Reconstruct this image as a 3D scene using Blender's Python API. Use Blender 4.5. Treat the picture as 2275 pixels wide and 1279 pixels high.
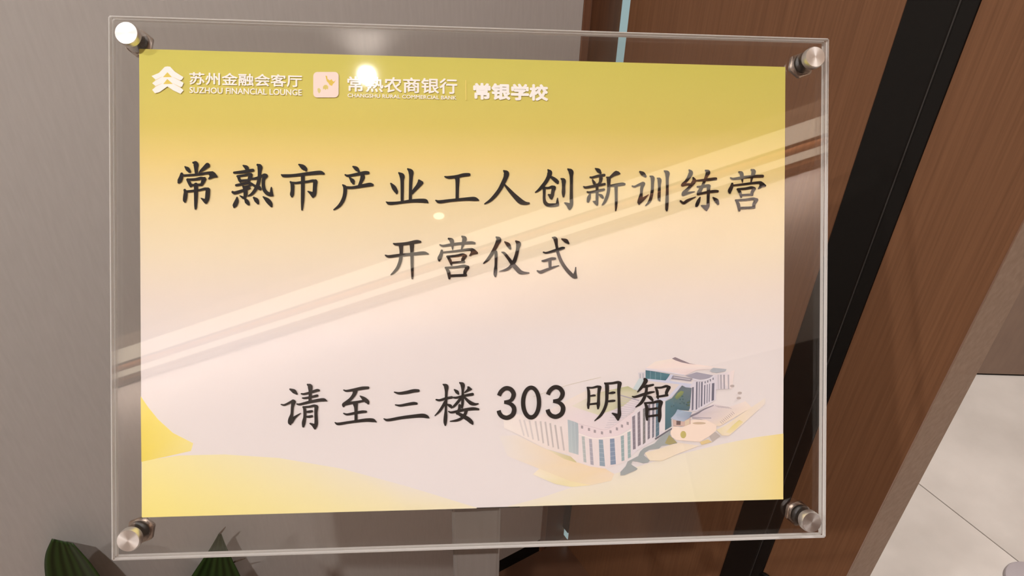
import bpy, bmesh, math, random
import numpy as np
from mathutils import Matrix, Vector

for o in list(bpy.data.objects):
    bpy.data.objects.remove(o)
scene = bpy.context.scene
C = scene.collection

# ---------------------------------------------------------------- camera
CAM_H = 1.45
FPX, CX, CY = 1680.0, 1137.5, 639.5          # focal length and centre for a 2275 x 1279 frame
def unit(v):
    v = np.array(v, float); return v / np.linalg.norm(v)
def pix(x, y):
    return np.array([x - CX, y - CY, FPX])
DOWN = unit(pix(1060, 2930))                  # world down seen in the camera frame (x right, y down, z forward)
GX = unit(pix(CX + 3297, CY - 1121)); GX = unit(GX - (GX @ DOWN) * DOWN)
GY = np.cross(DOWN, GX); GY = GY if GY[2] > 0 else -GY
ROT = np.stack([GX, GY, -DOWN])               # camera frame -> world
CAM = np.array([0, 0, CAM_H])
def wray(x, y): return ROT @ pix(x, y)
def on_floor(x, y, z=0.0):
    d = wray(x, y); return CAM + d * ((z - CAM_H) / d[2])
def on_x(x, y, X):
    d = wray(x, y); return CAM + d * (X / d[0])
def on_y(x, y, Y):
    d = wray(x, y); return CAM + d * (Y / d[1])

cam_data = bpy.data.cameras.new('camera'); cam = bpy.data.objects.new('camera', cam_data); C.objects.link(cam)
cam_data.sensor_width = 36.0; cam_data.lens = FPX / 2275 * 36.0; cam_data.clip_start = 0.02
r_, u_, b_ = ROT @ [1, 0, 0], ROT @ [0, -1, 0], ROT @ [0, 0, -1]
cam.matrix_world = Matrix(((r_[0], u_[0], b_[0], 0), (r_[1], u_[1], b_[1], 0), (r_[2], u_[2], b_[2], CAM_H), (0, 0, 0, 1)))
scene.camera = cam

# ---------------------------------------------------------------- world and exposure
world = bpy.data.worlds.new('world'); scene.world = world; world.use_nodes = True
bg = world.node_tree.nodes['Background']
bg.inputs[0].default_value = (1.0, 0.95, 0.92, 1); bg.inputs[1].default_value = 0.10
scene.view_settings.view_transform = 'Standard'; scene.view_settings.look = 'None'
scene.view_settings.gamma = 1.0; scene.view_settings.use_curve_mapping = False
scene.view_settings.exposure = 0.0
MAIN_W, SECOND_W, HALL_W, SIDE_FILL_W = 90.0, 0.0, 190.0, 86.0   # lamp powers of the downlights, the side one an added fill
COVE_STRENGTH = 2.2

# ---------------------------------------------------------------- helpers
def lin(c):
    return tuple(((v / 255) / 12.92 if v / 255 <= 0.04045 else ((v / 255 + 0.055) / 1.055) ** 2.4) for v in c)
def mat(name):
    m = bpy.data.materials.new(name); m.use_nodes = True
    nt = m.node_tree; p = nt.nodes['Principled BSDF']
    return m, nt, p
def plain(name, rgb, rough=0.5, metal=0.0, spec=0.5):
    m, nt, p = mat(name)
    p.inputs['Base Color'].default_value = (*lin(rgb), 1); p.inputs['Roughness'].default_value = rough
    p.inputs['Metallic'].default_value = metal; p.inputs['Specular IOR Level'].default_value = spec
    return m
def ramp(nt, stops):
    n = nt.nodes.new('ShaderNodeValToRGB'); e = n.color_ramp.elements
    while len(e) < len(stops): e.new(0.5)
    for el, (pos, col) in zip(e, stops): el.position = pos; el.color = (*col, 1)
    return n
def noisy(name, c0, c1, scale, rough, stretch=(1, 1, 1), bump=0.0, spec=0.5, detail=4, lo=0.3, hi=0.7, bscale=None):
    m, nt, p = mat(name)
    tc = nt.nodes.new('ShaderNodeTexCoord'); mp = nt.nodes.new('ShaderNodeMapping'); nz = nt.nodes.new('ShaderNodeTexNoise')
    mp.inputs['Scale'].default_value = stretch; nz.inputs['Scale'].default_value = scale; nz.inputs['Detail'].default_value = detail
    rp = ramp(nt, [(lo, lin(c0)), (hi, lin(c1))])
    nt.links.new(tc.outputs['Object'], mp.inputs[0]); nt.links.new(mp.outputs[0], nz.inputs['Vector'])
    nt.links.new(nz.outputs['Fac'], rp.inputs[0]); nt.links.new(rp.outputs[0], p.inputs['Base Color'])
    p.inputs['Roughness'].default_value = rough; p.inputs['Specular IOR Level'].default_value = spec
    if bump:
        src = nz
        if bscale:
            src = nt.nodes.new('ShaderNodeTexNoise'); src.inputs['Scale'].default_value = bscale
            nt.links.new(mp.outputs[0], src.inputs['Vector'])
        b = nt.nodes.new('ShaderNodeBump'); b.inputs['Strength'].default_value = bump; b.inputs['Distance'].default_value = 0.001
        nt.links.new(src.outputs['Fac'], b.inputs['Height']); nt.links.new(b.outputs[0], p.inputs['Normal'])
    return m
def emit(name, rgb, strength):
    m = bpy.data.materials.new(name); m.use_nodes = True; nt = m.node_tree; nt.nodes.clear()
    e = nt.nodes.new('ShaderNodeEmission'); o = nt.nodes.new('ShaderNodeOutputMaterial')
    e.inputs[0].default_value = (*lin(rgb), 1); e.inputs[1].default_value = strength
    nt.links.new(e.outputs[0], o.inputs[0]); return m
def obj(name, me, m=None, parent=None, smooth=False):
    o = bpy.data.objects.new(name, me); C.objects.link(o)
    if m and not me.materials: me.materials.append(m)
    if parent: o.parent = parent
    if smooth:
        for p in me.polygons: p.use_smooth = True
    return o
def bm_mesh(name, bm):
    bmesh.ops.recalc_face_normals(bm, faces=bm.faces)
    me = bpy.data.meshes.new(name); bm.to_mesh(me); bm.free(); return me
def box(name, lo, hi, m, parent=None, bevel=0.0, seg=2):
    bm = bmesh.new(); bmesh.ops.create_cube(bm, size=1)
    for v in bm.verts:
        v.co = Vector([(lo[i] + hi[i]) / 2 + v.co[i] * (hi[i] - lo[i]) for i in range(3)])
    if bevel: bmesh.ops.bevel(bm, geom=list(bm.edges), offset=bevel, segments=seg, affect='EDGES', profile=0.5)
    return obj(name, bm_mesh(name, bm), m, parent)
def lathe(name, prof, m, parent=None, n=40, smooth=True):
    """profile of (radius, z); radius 0 closes the end"""
    bm = bmesh.new(); rings = []
    for r, z in prof:
        if r <= 1e-7: rings.append([bm.verts.new((0, 0, z))])
        else: rings.append([bm.verts.new((r * math.cos(2 * math.pi * k / n), r * math.sin(2 * math.pi * k / n), z)) for k in range(n)])
    for a, b in zip(rings, rings[1:]):
        for k in range(n):
            q = [a[k % len(a)], a[(k + 1) % len(a)], b[(k + 1) % len(b)], b[k % len(b)]]
            q = list(dict.fromkeys(q))
            if len(q) > 2: bm.faces.new(q)
    o = obj(name, bm_mesh(name, bm), m, parent)
    if smooth:
        for p in o.data.polygons: p.use_smooth = True
        o.data.set_sharp_from_angle(angle=math.radians(35))
    return o
def thing(name, label, cat, loc=(0, 0, 0), group=None):
    o = bpy.data.objects.new(name, None); C.objects.link(o); o.location = loc; o.empty_display_size = 0.05
    return tag(o, label, cat, group)
def tag(o, label, cat, group=None):
    o['label'] = label; o['category'] = cat
    if group: o['group'] = group
    return o
def struct(o):
    o['kind'] = 'structure'; return o

# ---------------------------------------------------------------- materials of the room
M_GREY = noisy('grey_wall_paint', (187, 183, 178), (193, 189, 184), 260, 0.42, (1, 1, 0.12), 0.04, 0.35)
M_WOOD = noisy('brown_wood_veneer', (122, 84, 58), (142, 100, 70), 9, 0.42, (48, 48, 0.8), 0.06, 0.4, 5, 0.25, 0.75)
M_WOODD = noisy('dark_wood_veneer', (84, 52, 32), (100, 64, 40), 9, 0.45, (22, 22, 0.7), 0.05, 0.35, 6)
M_TRIM = noisy('reddish_wood_trim', (112, 76, 56), (124, 86, 64), 12, 0.45, (18, 18, 0.7), 0.04, 0.35)
M_BLACK = plain('black_metal', (24, 22, 20), 0.32, 0.0, 0.35)
M_BLACKM = plain('matte_black', (16, 13, 11), 0.7, 0.0, 0.2)
M_STONE = noisy('grey_brown_render', (148, 124, 104), (162, 138, 118), 120, 0.6, (1, 1, 1), 0.25, 0.3)
M_FAR = noisy('taupe_panel', (130, 108, 94), (138, 116, 100), 60, 0.5, (1, 1, 0.2), 0.05, 0.3)
M_TILE = noisy('pale_stone_tile', (186, 179, 171), (216, 209, 201), 3.4, 0.22, (1, 1, 1), 0.0, 0.5, 9, 0.3, 0.7)
M_GROUT = plain('grey_grout', (128, 116, 106), 0.8)
M_CEIL = plain('ceiling_paint', (196, 186, 176), 0.8, 0, 0.2)
M_REAR = noisy('beige_wall_paint', (210, 194, 184), (218, 202, 192), 40, 0.6, (1, 1, 1), 0.05, 0.3)
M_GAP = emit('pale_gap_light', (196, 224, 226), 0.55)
M_COVE = emit('warm_cove_led', (255, 232, 206), COVE_STRENGTH)

YB, XR = 0.80, 0.668                          # planes of the grey wall and of the wood wall
# floor: grouted slab with single tiles
floor = struct(box('floor', (XR + 0.01, -1.62, -0.06), (4.2, 2.6, -0.006), M_GROUT))
tile_me = None
TS, TG = 0.80, 0.0022
for i in range(-6, 4):
    for j in range(-3, 3):
        cx, cy = 1.512 + TS * (i + 0.5), 0.70 + TS * (j - 0.5)
        if cx < 0.9 or cx < -3.2 or cx > 4.2 or cy < -1.62 or cy > 2.6: continue
        if tile_me is None:
            t = box('tile', (-TS / 2 + TG / 2, -TS / 2 + TG / 2, -0.006), (TS / 2 - TG / 2, TS / 2 - TG / 2, 0), M_TILE, floor, 0.0008, 1)
            tile_me = t.data
        else:
            t = obj('tile', tile_me, None, floor)
        t.location = (cx, cy, 0)
struct(box('floor_entrance', (-3.2, -1.62, -0.06), (XR + 0.0095, 2.6, 0.0), noisy('brown_stone_floor', (92, 64, 48), (112, 80, 62), 5, 0.3, (1, 1, 1), 0, 0.4, 8)))
struct(box('ceiling', (-3.2, -1.29, 2.70), (4.2, 2.6, 2.80), M_CEIL))

# grey wall behind the sign, its black recessed skirting
struct(box('wall_back', (-3.2, YB, 0.045), (0.606, YB + 0.10, 2.70), M_GREY))
struct(box('baseboard_back', (-3.2, YB + 0.002, 0.0), (0.606, YB + 0.09, 0.0455), M_BLACKM))
struct(box('trim_1', (0.6065, YB - 0.001, 0.0), (0.6195, YB + 0.10, 2.70), M_TRIM, None, 0.001))
struct(box('trim_2', (0.620, YB + 0.002, 0.0), (XR + 0.003, YB + 0.10, 2.70), M_WOODD))
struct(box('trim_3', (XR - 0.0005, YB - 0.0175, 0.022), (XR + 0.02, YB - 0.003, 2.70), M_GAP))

struct(box('gap_shade_strip', (XR - 0.0025, YB - 0.0184, on_x(1258, 1176, XR)[2]), (XR + 0.0005, YB + 0.0015, on_x(1290, 900, XR)[2]), M_BLACKM))  # black strip added as the shade over this stretch of gap light
# wood wall at right angles to it: core with its rough end face, door leaf, black frame, wood post
wr = struct(box('wall_right', (XR + 0.004, 0.2405, 0.0), (0.743, YB - 0.0185, 2.70), M_STONE, None, 0.0015))
struct(box('door_1', (XR, 0.406, 0.0), (XR + 0.0035, YB - 0.0185, 2.70), M_WOOD))
fr = struct(box('trim_4', (XR + 0.001, 0.343, 0.0), (XR + 0.0035, 0.4055, 2.70), M_BLACK))
box('frame_profile', (XR - 0.003, 0.3595, 0.0), (XR + 0.0005, 0.4055, 2.70), M_BLACK, fr, 0.0012, 3)
box('frame_profile', (XR - 0.0015, 0.3432, 0.0), (XR + 0.0005, 0.3580, 2.70), M_BLACK, fr, 0.0006, 2)
box('frame_highlight', (XR - 0.0022, 0.3582, 0.0), (XR + 0.0005, 0.3594, 2.70), plain('painted_highlight_grey', (64, 61, 58), 0.4), fr)  # lighter strip painted in as the highlight along the frame's edge
struct(box('trim_5', (XR, 0.2405, 0.0), (XR + 0.0035, 0.3428, 2.70), M_WOOD))

# taupe wall of the hall beyond, standing on a dark shadow gap
fa, fb = on_floor(2170, 833), on_floor(2275, 836)
fd = unit((fb - fa)[:2]); ang = math.atan2(fd[1], fd[0])
w = struct(box('wall_far', (-1.6, 0.0, 0.007), (2.8, 0.10, 2.70), M_FAR)); w.location = (fa[0], fa[1], 0); w.rotation_euler.z = ang
w = struct(box('baseboard_far', (-1.6, 0.003, 0.0), (2.8, 0.09, 0.007), M_BLACKM)); w.location = (fa[0], fa[1], 0); w.rotation_euler.z = ang

# the side of the room behind the camera: beige wall, dark door, lit cove at its top
struct(box('wall_rear', (-3.2, -1.72, 0.0), (4.2, -1.62, 2.95), M_REAR))
struct(box('door_2', (0.05, -1.62, 0.0), (1.30, -1.60, 2.02), M_WOODD))
struct(box('wall_left', (-3.3, -1.72, 0.0), (-3.2, 0.9, 2.95), M_GREY))
struct(box('trim_7', (-3.2, -1.62, 2.86), (4.2, -1.29, 2.95), M_REAR))
struct(box('trim_8', (-3.2, -1.50, 2.685), (4.2, -1.455, 2.72), M_WOODD))
struct(box('trim_9', (-3.2, -1.60, 2.685), (4.2, -1.57, 2.71), M_WOODD))
for lo_, hi_ in ((-1.455, -1.385), (-1.555, -1.515)):
    o = box('cove_light', (-3.2, lo_, 2.695), (4.2, hi_, 2.715), M_COVE)
    if lo_ > -1.5:
        L = bpy.data.lights.new('cove_lamp', 'AREA'); L.shape = 'RECTANGLE'; L.size = 7.0; L.size_y = 0.03; L.energy = 36; L.color = (1.0, 0.92, 0.87)
        q = bpy.data.objects.new('cove_lamp', L); C.objects.link(q); q.parent = o; q.location = (0.5, -1.46, 2.68); q.rotation_euler = (math.radians(-75), 0, 0)
    tag(o, 'long warm cove light along the ceiling edge, ' + ('the wider one' if lo_ > -1.5 else 'the narrower one beside the beige wall'), 'light', 'cove lights at the ceiling edge')

# ---------------------------------------------------------------- downlights
M_LAMP = emit('lamp_lens', (255, 236, 205), 60.0)
M_LAMP2 = emit('small_lamp_lens', (255, 236, 205), 7.0)
M_WHITE = plain('white_enamel', (225, 220, 214), 0.4)
def downlight(x, y, watts, label, spot=70, target=None, r=0.031, lens=M_LAMP):
    t = thing('ceiling_downlight', label, 'light', (x, y, 2.70), 'ceiling downlights')
    lathe('trim_ring', [(r + 0.001, 0.0), (r + 0.001, -0.004), (r + 0.015, -0.006), (r + 0.017, -0.002), (r + 0.017, 0.0)], M_WHITE, t)
    lathe('lamp_lens', [(0.0, -0.003), (r, -0.003), (r, 0.0)], lens, t)
    if not watts: return t
    L = bpy.data.lights.new('lamp', 'SPOT'); L.energy = watts; L.color = (1.0, 0.955, 0.935); L.spot_size = math.radians(spot * 2)
    L.spot_blend = 0.6; L.shadow_soft_size = r
    lo = bpy.data.objects.new('lamp', L); C.objects.link(lo); lo.parent = t; lo.location = (0, 0, -0.012)
    if target:
        lo.rotation_euler = (Vector(target) - Vector((x, y, 2.688))).to_track_quat('-Z', 'Y').to_euler()
    return t

# ---------------------------------------------------------------- the sign: pose of the sheet of paper
PW, PH = 0.4248, 0.297
PAPER = [(308, 107), (1744, 150), (1740, 1110), (316, 1146)]
def homog(src, dst):
    A = []
    for (x, y), (u, v) in zip(src, dst):
        A.append([x, y, 1, 0, 0, 0, -u * x, -u * y, -u]); A.append([0, 0, 0, x, y, 1, -v * x, -v * y, -v])
    return np.linalg.svd(np.array(A, float))[2][-1].reshape(3, 3)
K = np.array([[FPX, 0, CX], [0, FPX, CY], [0, 0, 1]])
H0 = homog([(-PW / 2, PH / 2), (PW / 2, PH / 2), (PW / 2, -PH / 2), (-PW / 2, -PH / 2)], PAPER)
Hc = np.linalg.inv(K) @ H0
Hc = Hc / np.linalg.norm(Hc[:, 0]); Hc = Hc if Hc[2, 2] > 0 else -Hc
ea, eb, tc_ = Hc[:, 0], Hc[:, 1], Hc[:, 2]
U_, _, V_ = np.linalg.svd(np.stack([ea, eb, np.cross(ea, eb)], 1)); RS = U_ @ V_
SIGN = np.eye(4); SIGN[:3, :3] = ROT @ RS; SIGN[:3, 3] = ROT @ tc_ + CAM
if SIGN[:3, 2] @ (CAM - SIGN[:3, 3]) < 0: raise SystemExit('sheet faces away')
SIGN_M = Matrix(SIGN.tolist()); SINV = np.linalg.inv(SIGN)
HINV = np.linalg.inv(H0)
def sheet(x, y):
    """layout of the print: millimetre position on the sheet of a point measured in the photograph"""
    q = HINV @ np.array([x, y, 1.0]); return q[0] / q[2], q[1] / q[2]
def plane_at(x, y, z):
    """point of the sign's own frame at height z above the sheet"""
    o = SINV @ np.append(CAM, 1); d = SINV[:3, :3] @ wray(x, y)
    return (o[:3] + d * ((z - o[2]) / d[2]))[:2]

# acrylic: clear faces with real Fresnel reflection, frosted saw-cut edges
M_ACR = bpy.data.materials.new('clear_acrylic'); M_ACR.use_nodes = True; nt = M_ACR.node_tree; nt.nodes.clear()
out = nt.nodes.new('ShaderNodeOutputMaterial'); mix = nt.nodes.new('ShaderNodeMixShader'); tr = nt.nodes.new('ShaderNodeBsdfTransparent')
gl = nt.nodes.new('ShaderNodeBsdfGlossy'); fz = nt.nodes.new('ShaderNodeFresnel'); ge = nt.nodes.new('ShaderNodeNewGeometry')
mr = nt.nodes.new('ShaderNodeMapRange'); mr.inputs['To Min'].default_value = 1.49; mr.inputs['To Max'].default_value = 1 / 1.49
nt.links.new(ge.outputs['Backfacing'], mr.inputs['Value']); nt.links.new(mr.outputs[0], fz.inputs['IOR'])
tr.inputs[0].default_value = (0.985, 0.985, 0.98, 1); gl.inputs['Roughness'].default_value = 0.018; gl.inputs['Color'].default_value = (1, 1, 1, 1)
nt.links.new(fz.outputs[0], mix.inputs[0]); nt.links.new(tr.outputs[0], mix.inputs[1]); nt.links.new(gl.outputs[0], mix.inputs[2]); nt.links.new(mix.outputs[0], out.inputs[0])
M_EDGE = bpy.data.materials.new('frosted_acrylic_edge'); M_EDGE.use_nodes = True; nt = M_EDGE.node_tree; nt.nodes.clear()
out = nt.nodes.new('ShaderNodeOutputMaterial'); m1 = nt.nodes.new('ShaderNodeMixShader'); m2 = nt.nodes.new('ShaderNodeMixShader')
tr = nt.nodes.new('ShaderNodeBsdfTransparent'); df = nt.nodes.new('ShaderNodeBsdfDiffuse'); tl = nt.nodes.new('ShaderNodeBsdfTranslucent')
df.inputs[0].default_value = (0.95, 0.94, 0.92, 1); tl.inputs[0].default_value = (0.97, 0.96, 0.93, 1)
m1.inputs[0].default_value = 0.6; m2.inputs[0].default_value = 1.0
nt.links.new(df.outputs[0], m1.inputs[1]); nt.links.new(tl.outputs[0], m1.inputs[2])
nt.links.new(tr.outputs[0], m2.inputs[1]); nt.links.new(m1.outputs[0], m2.inputs[2]); nt.links.new(m2.outputs[0], out.inputs[0])

# brushed steel; the caps are turned, so the grain runs around their axis
M_STEEL, nt, p = mat('brushed_steel')
p.inputs['Base Color'].default_value = (0.90, 0.87, 0.84, 1); p.inputs['Metallic'].default_value = 1; p.inputs['Roughness'].default_value = 0.36
p.inputs['Anisotropic'].default_value = 0.6
tg = nt.nodes.new('ShaderNodeTangent'); tg.direction_type = 'RADIAL'; tg.axis = 'Z'; nt.links.new(tg.outputs[0], p.inputs['Tangent'])
M_NUT = plain('polished_steel', (205, 192, 182), 0.18, 1.0)
M_POLE = noisy('satin_grey_steel', (130, 124, 119), (138, 132, 127), 30, 0.35, (6, 6, 0.4), 0.0, 0.5)

Zf, Zb = 0.0050, -0.0042
cx0 = [plane_at(243, 33, Zf), plane_at(1847, 85, Zf), plane_at(1832, 1198, Zf), plane_at(243, 1243, Zf)]
X0 = (cx0[0][0] + cx0[3][0]) / 2; X1 = (cx0[1][0] + cx0[2][0]) / 2; Y1 = (cx0[0][1] + cx0[1][1]) / 2; Y0 = (cx0[2][1] + cx0[3][1]) / 2
print('panel', X0, X1, Y0, Y1, [tuple(np.round(c, 4)) for c in cx0])

pole_c = SIGN @ np.append([*plane_at(1061, 1128, Zb), -0.03], 1)
stand = thing('sign_stand', 'clear acrylic sign holder with steel corner caps on a grey metal pole', 'sign stand', (pole_c[0], pole_c[1], 0))
def in_sign(o):
    o.parent = stand
    o.matrix_parent_inverse = Matrix.Translation(stand.location).inverted()
    o.matrix_basis = SIGN_M @ o.matrix_basis
    return o
def panel(name, z0, z1):
    o = box(name, (X0, Y0, z0), (X1, Y1, z1), M_ACR, None, 0.0009, 1)
    o.data.materials.append(M_EDGE)
    for f in o.data.polygons:
        if abs(f.normal.z) < 0.9: f.material_index = 1
    return in_sign(o)
panel('front_panel', 0.0011, Zf)
panel('back_panel', Zb, -0.0004)
def hexagon(name, r, z0, z1, m, parent, hole=0):
    bm = bmesh.new()
    a = [bm.verts.new((r * math.cos(math.pi / 3 * k + .35), r * math.sin(math.pi / 3 * k + .35), z0)) for k in range(6)]
    b = [bm.verts.new((v.co.x, v.co.y, z1)) for v in a]
    bm.faces.new(a[::-1]); bm.faces.new(b)
    for k in range(6): bm.faces.new((a[k], a[(k + 1) % 6], b[(k + 1) % 6], b[k]))
    bmesh.ops.bevel(bm, geom=list(bm.edges), offset=0.0005, segments=2, affect='EDGES')
    return obj(name, bm_mesh(name, bm), m, parent)
for k, (px, py) in enumerate([(280, 73), (1812, 126), (1804, 1160), (284, 1201)]):
    ax, ay = plane_at(px, py, 0.0126)
    cap = lathe('standoff_cap', [(0.0, 0.0126), (0.0066, 0.0126), (0.0072, 0.0112), (0.0072, Zf + 0.0022), (0.0062, Zf + 0.0020), (0.0062, Zf), (0.0, Zf)], M_STEEL)
    cap.location = (ax, ay, 0)
    lathe('clamp_ring', [(0.0, Zb), (0.0070, Zb), (0.0072, Zb - 0.0006), (0.0072, Zb - 0.0024), (0.0058, Zb - 0.0026), (0.0, Zb - 0.0026)], M_NUT, cap)
    hexagon('hex_nut', 0.0092, Zb - 0.0062, Zb - 0.0026, M_NUT, cap)
    lathe('screw', [(0.0, Zb - 0.006), (0.0022, Zb - 0.006), (0.0022, Zb - 0.0125), (0.0017, Zb - 0.0132), (0.0, Zb - 0.0132)], M_NUT, cap)
    in_sign(cap)
# mounting plate behind the paper, pole and foot
ba, bb = plane_at(990, 1128, Zb), plane_at(1156, 1127, Zb)
in_sign(box('mounting_plate', (ba[0], ba[1] - 0.0012, Zb - 0.003), (bb[0], ba[1] + 0.11, Zb), M_BLACKM, None, 0.0008))
yaw = math.atan2(SIGN[1, 0], SIGN[0, 0])
top = SIGN @ np.append([*plane_at(1061, 1085, Zb), -0.012], 1)
pole = box('pole', (-0.0172, -0.0125, 0.006), (0.0172, 0.0125, top[2] - 0.012), M_POLE, stand, 0.0028, 3)
pole.rotation_euler.z = yaw
pf = box('foot_plate', (-0.15, -0.11, 0.0), (0.15, 0.11, 0.006), M_POLE, stand, 0.002, 2); pf.rotation_euler.z = yaw
# tilting hinge between the pole and the mounting plate
hz = lathe('hinge', [(0, -0.016), (0.011, -0.016), (0.011, 0.016), (0, 0.016)], M_BLACKM, stand)
hz.rotation_euler = (math.pi / 2, 0, yaw + math.pi / 2); hz.location = (0, 0, top[2] - 0.012)

# ---------------------------------------------------------------- the printed notice held between the panels
M_SHEET, nt, p = mat('printed_paper')
tcn = nt.nodes.new('ShaderNodeTexCoord'); sp = nt.nodes.new('ShaderNodeSeparateXYZ'); mr = nt.nodes.new('ShaderNodeMapRange')
nt.links.new(tcn.outputs['Object'], sp.inputs[0])
mr.inputs['From Min'].default_value = PH / 2; mr.inputs['From Max'].default_value = -PH / 2
wob = nt.nodes.new('ShaderNodeMath'); wob.operation = 'MULTIPLY_ADD'; wob.inputs[1].default_value = -0.012
nt.links.new(sp.outputs['X'], wob.inputs[0]); nt.links.new(sp.outputs['Y'], wob.inputs[2]); nt.links.new(wob.outputs[0], mr.inputs['Value'])
rp = ramp(nt, [(0.0, lin((214, 205, 98))), (0.08, lin((218, 205, 104))), (0.15, lin((222, 204, 106))), (0.22, lin((238, 213, 134))), (0.32, lin((243, 223, 176))), (0.42, lin((243, 227, 198))), (0.52, lin((240, 226, 214))), (0.62, lin((236, 227, 226))), (1.0, lin((237, 230, 231)))])
nt.links.new(mr.outputs[0], rp.inputs[0]); nt.links.new(rp.outputs[0], p.inputs['Base Color']); p.inputs['Roughness'].default_value = 0.6
p.inputs['Specular IOR Level'].default_value = 0.25
poster = box('paper_notice', (-PW / 2, -PH / 2, -0.0003), (PW / 2, PH / 2, 0), M_SHEET)
poster.matrix_world = SIGN_M
tag(poster, 'yellow and white paper notice with black Chinese lettering inside the acrylic holder', 'notice')

M_INK, nt, p = mat('printed_ink')
at = nt.nodes.new('ShaderNodeAttribute'); at.attribute_name = 'Col'; nt.links.new(at.outputs['Color'], p.inputs['Base Color'])
p.inputs['Roughness'].default_value = 0.6; p.inputs['Specular IOR Level'].default_value = 0.25

class Print:
    """flat ink shapes on the sheet, laid one over the other by a few microns"""
    def __init__(s, z): s.v, s.f, s.c, s.z = [], [], [], z
    def poly(s, pts, rgb, dz=2.4e-6):
        # pts: photograph pixels, rgb: one colour or one per point
        s.z += dz
        cols = rgb if isinstance(rgb[0], (tuple, list)) else [rgb] * len(pts)
        i0 = len(s.v)
        for (x, y), c in zip(pts, cols):
            q = sheet(x, y); s.v.append((q[0], q[1], s.z)); s.c.append(lin(c))
        from mathutils.geometry import tessellate_polygon
        for t in tessellate_polygon([[Vector((*s.v[i0 + k][:2], 0)) for k in range(len(pts))]]):
            s.f.append([i0 + k for k in t])
    def strip(s, top, bot, ctop, cbot, dz=2.4e-6):
        s.z += dz; i0 = len(s.v); n = len(top)
        for pts, cs in ((top, ctop), (bot, cbot)):
            for (x, y), c in zip(pts, cs):
                q = sheet(x, y); s.v.append((q[0], q[1], s.z)); s.c.append(lin(c))
        for k in range(n - 1): s.f.append([i0 + k, i0 + n + k, i0 + n + k + 1, i0 + k + 1])
    def stroke(s, pts, rgb, cap=True, dz=2.4e-6, sub=6):
        P = np.array(pts, float)
        if len(P) > 2:                                   # Catmull-Rom through the points and widths
            E_ = np.vstack([2 * P[0] - P[1], P, 2 * P[-1] - P[-2]]); Q = []
            for k in range(1, len(E_) - 2):
                a, b, c, d = E_[k - 1:k + 3]
                for t in np.linspace(0, 1, sub, endpoint=False):
                    Q.append(0.5 * (2 * b + (c - a) * t + (2 * a - 5 * b + 4 * c - d) * t * t + (3 * b - a - 3 * c + d) * t ** 3))
            Q.append(P[-1]); P = np.array(Q)
        n = len(P); T = np.gradient(P[:, :2], axis=0); T /= np.linalg.norm(T, axis=1)[:, None] + 1e-9
        N = np.stack([-T[:, 1], T[:, 0]], 1); Wd = np.maximum(P[:, 2:3], 1e-3) / 2
        s.strip((P[:, :2] + N * Wd).tolist(), (P[:, :2] - N * Wd).tolist(), [rgb] * n, [rgb] * n, dz)
        if cap:
            for k in (0, -1):
                r = Wd[k, 0]; a0 = math.atan2(N[k, 1], N[k, 0]) + (0 if k == 0 else math.pi)
                s.poly([(P[k, 0] + r * math.cos(a0 + math.pi * j / 8), P[k, 1] + r * math.sin(a0 + math.pi * j / 8)) for j in range(9)], rgb, 0)
    def build(s, name):
        me = bpy.data.meshes.new(name); me.from_pydata(s.v, [], s.f); me.update()
        for p_ in me.polygons:
            if p_.normal.z < 0: p_.flip()
        a = me.color_attributes.new('Col', 'FLOAT_COLOR', 'POINT')
        a.data.foreach_set('color', np.array([(*c, 1) for c in s.c], np.float32).ravel())
        return obj(name, me, M_INK, poster)

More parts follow.
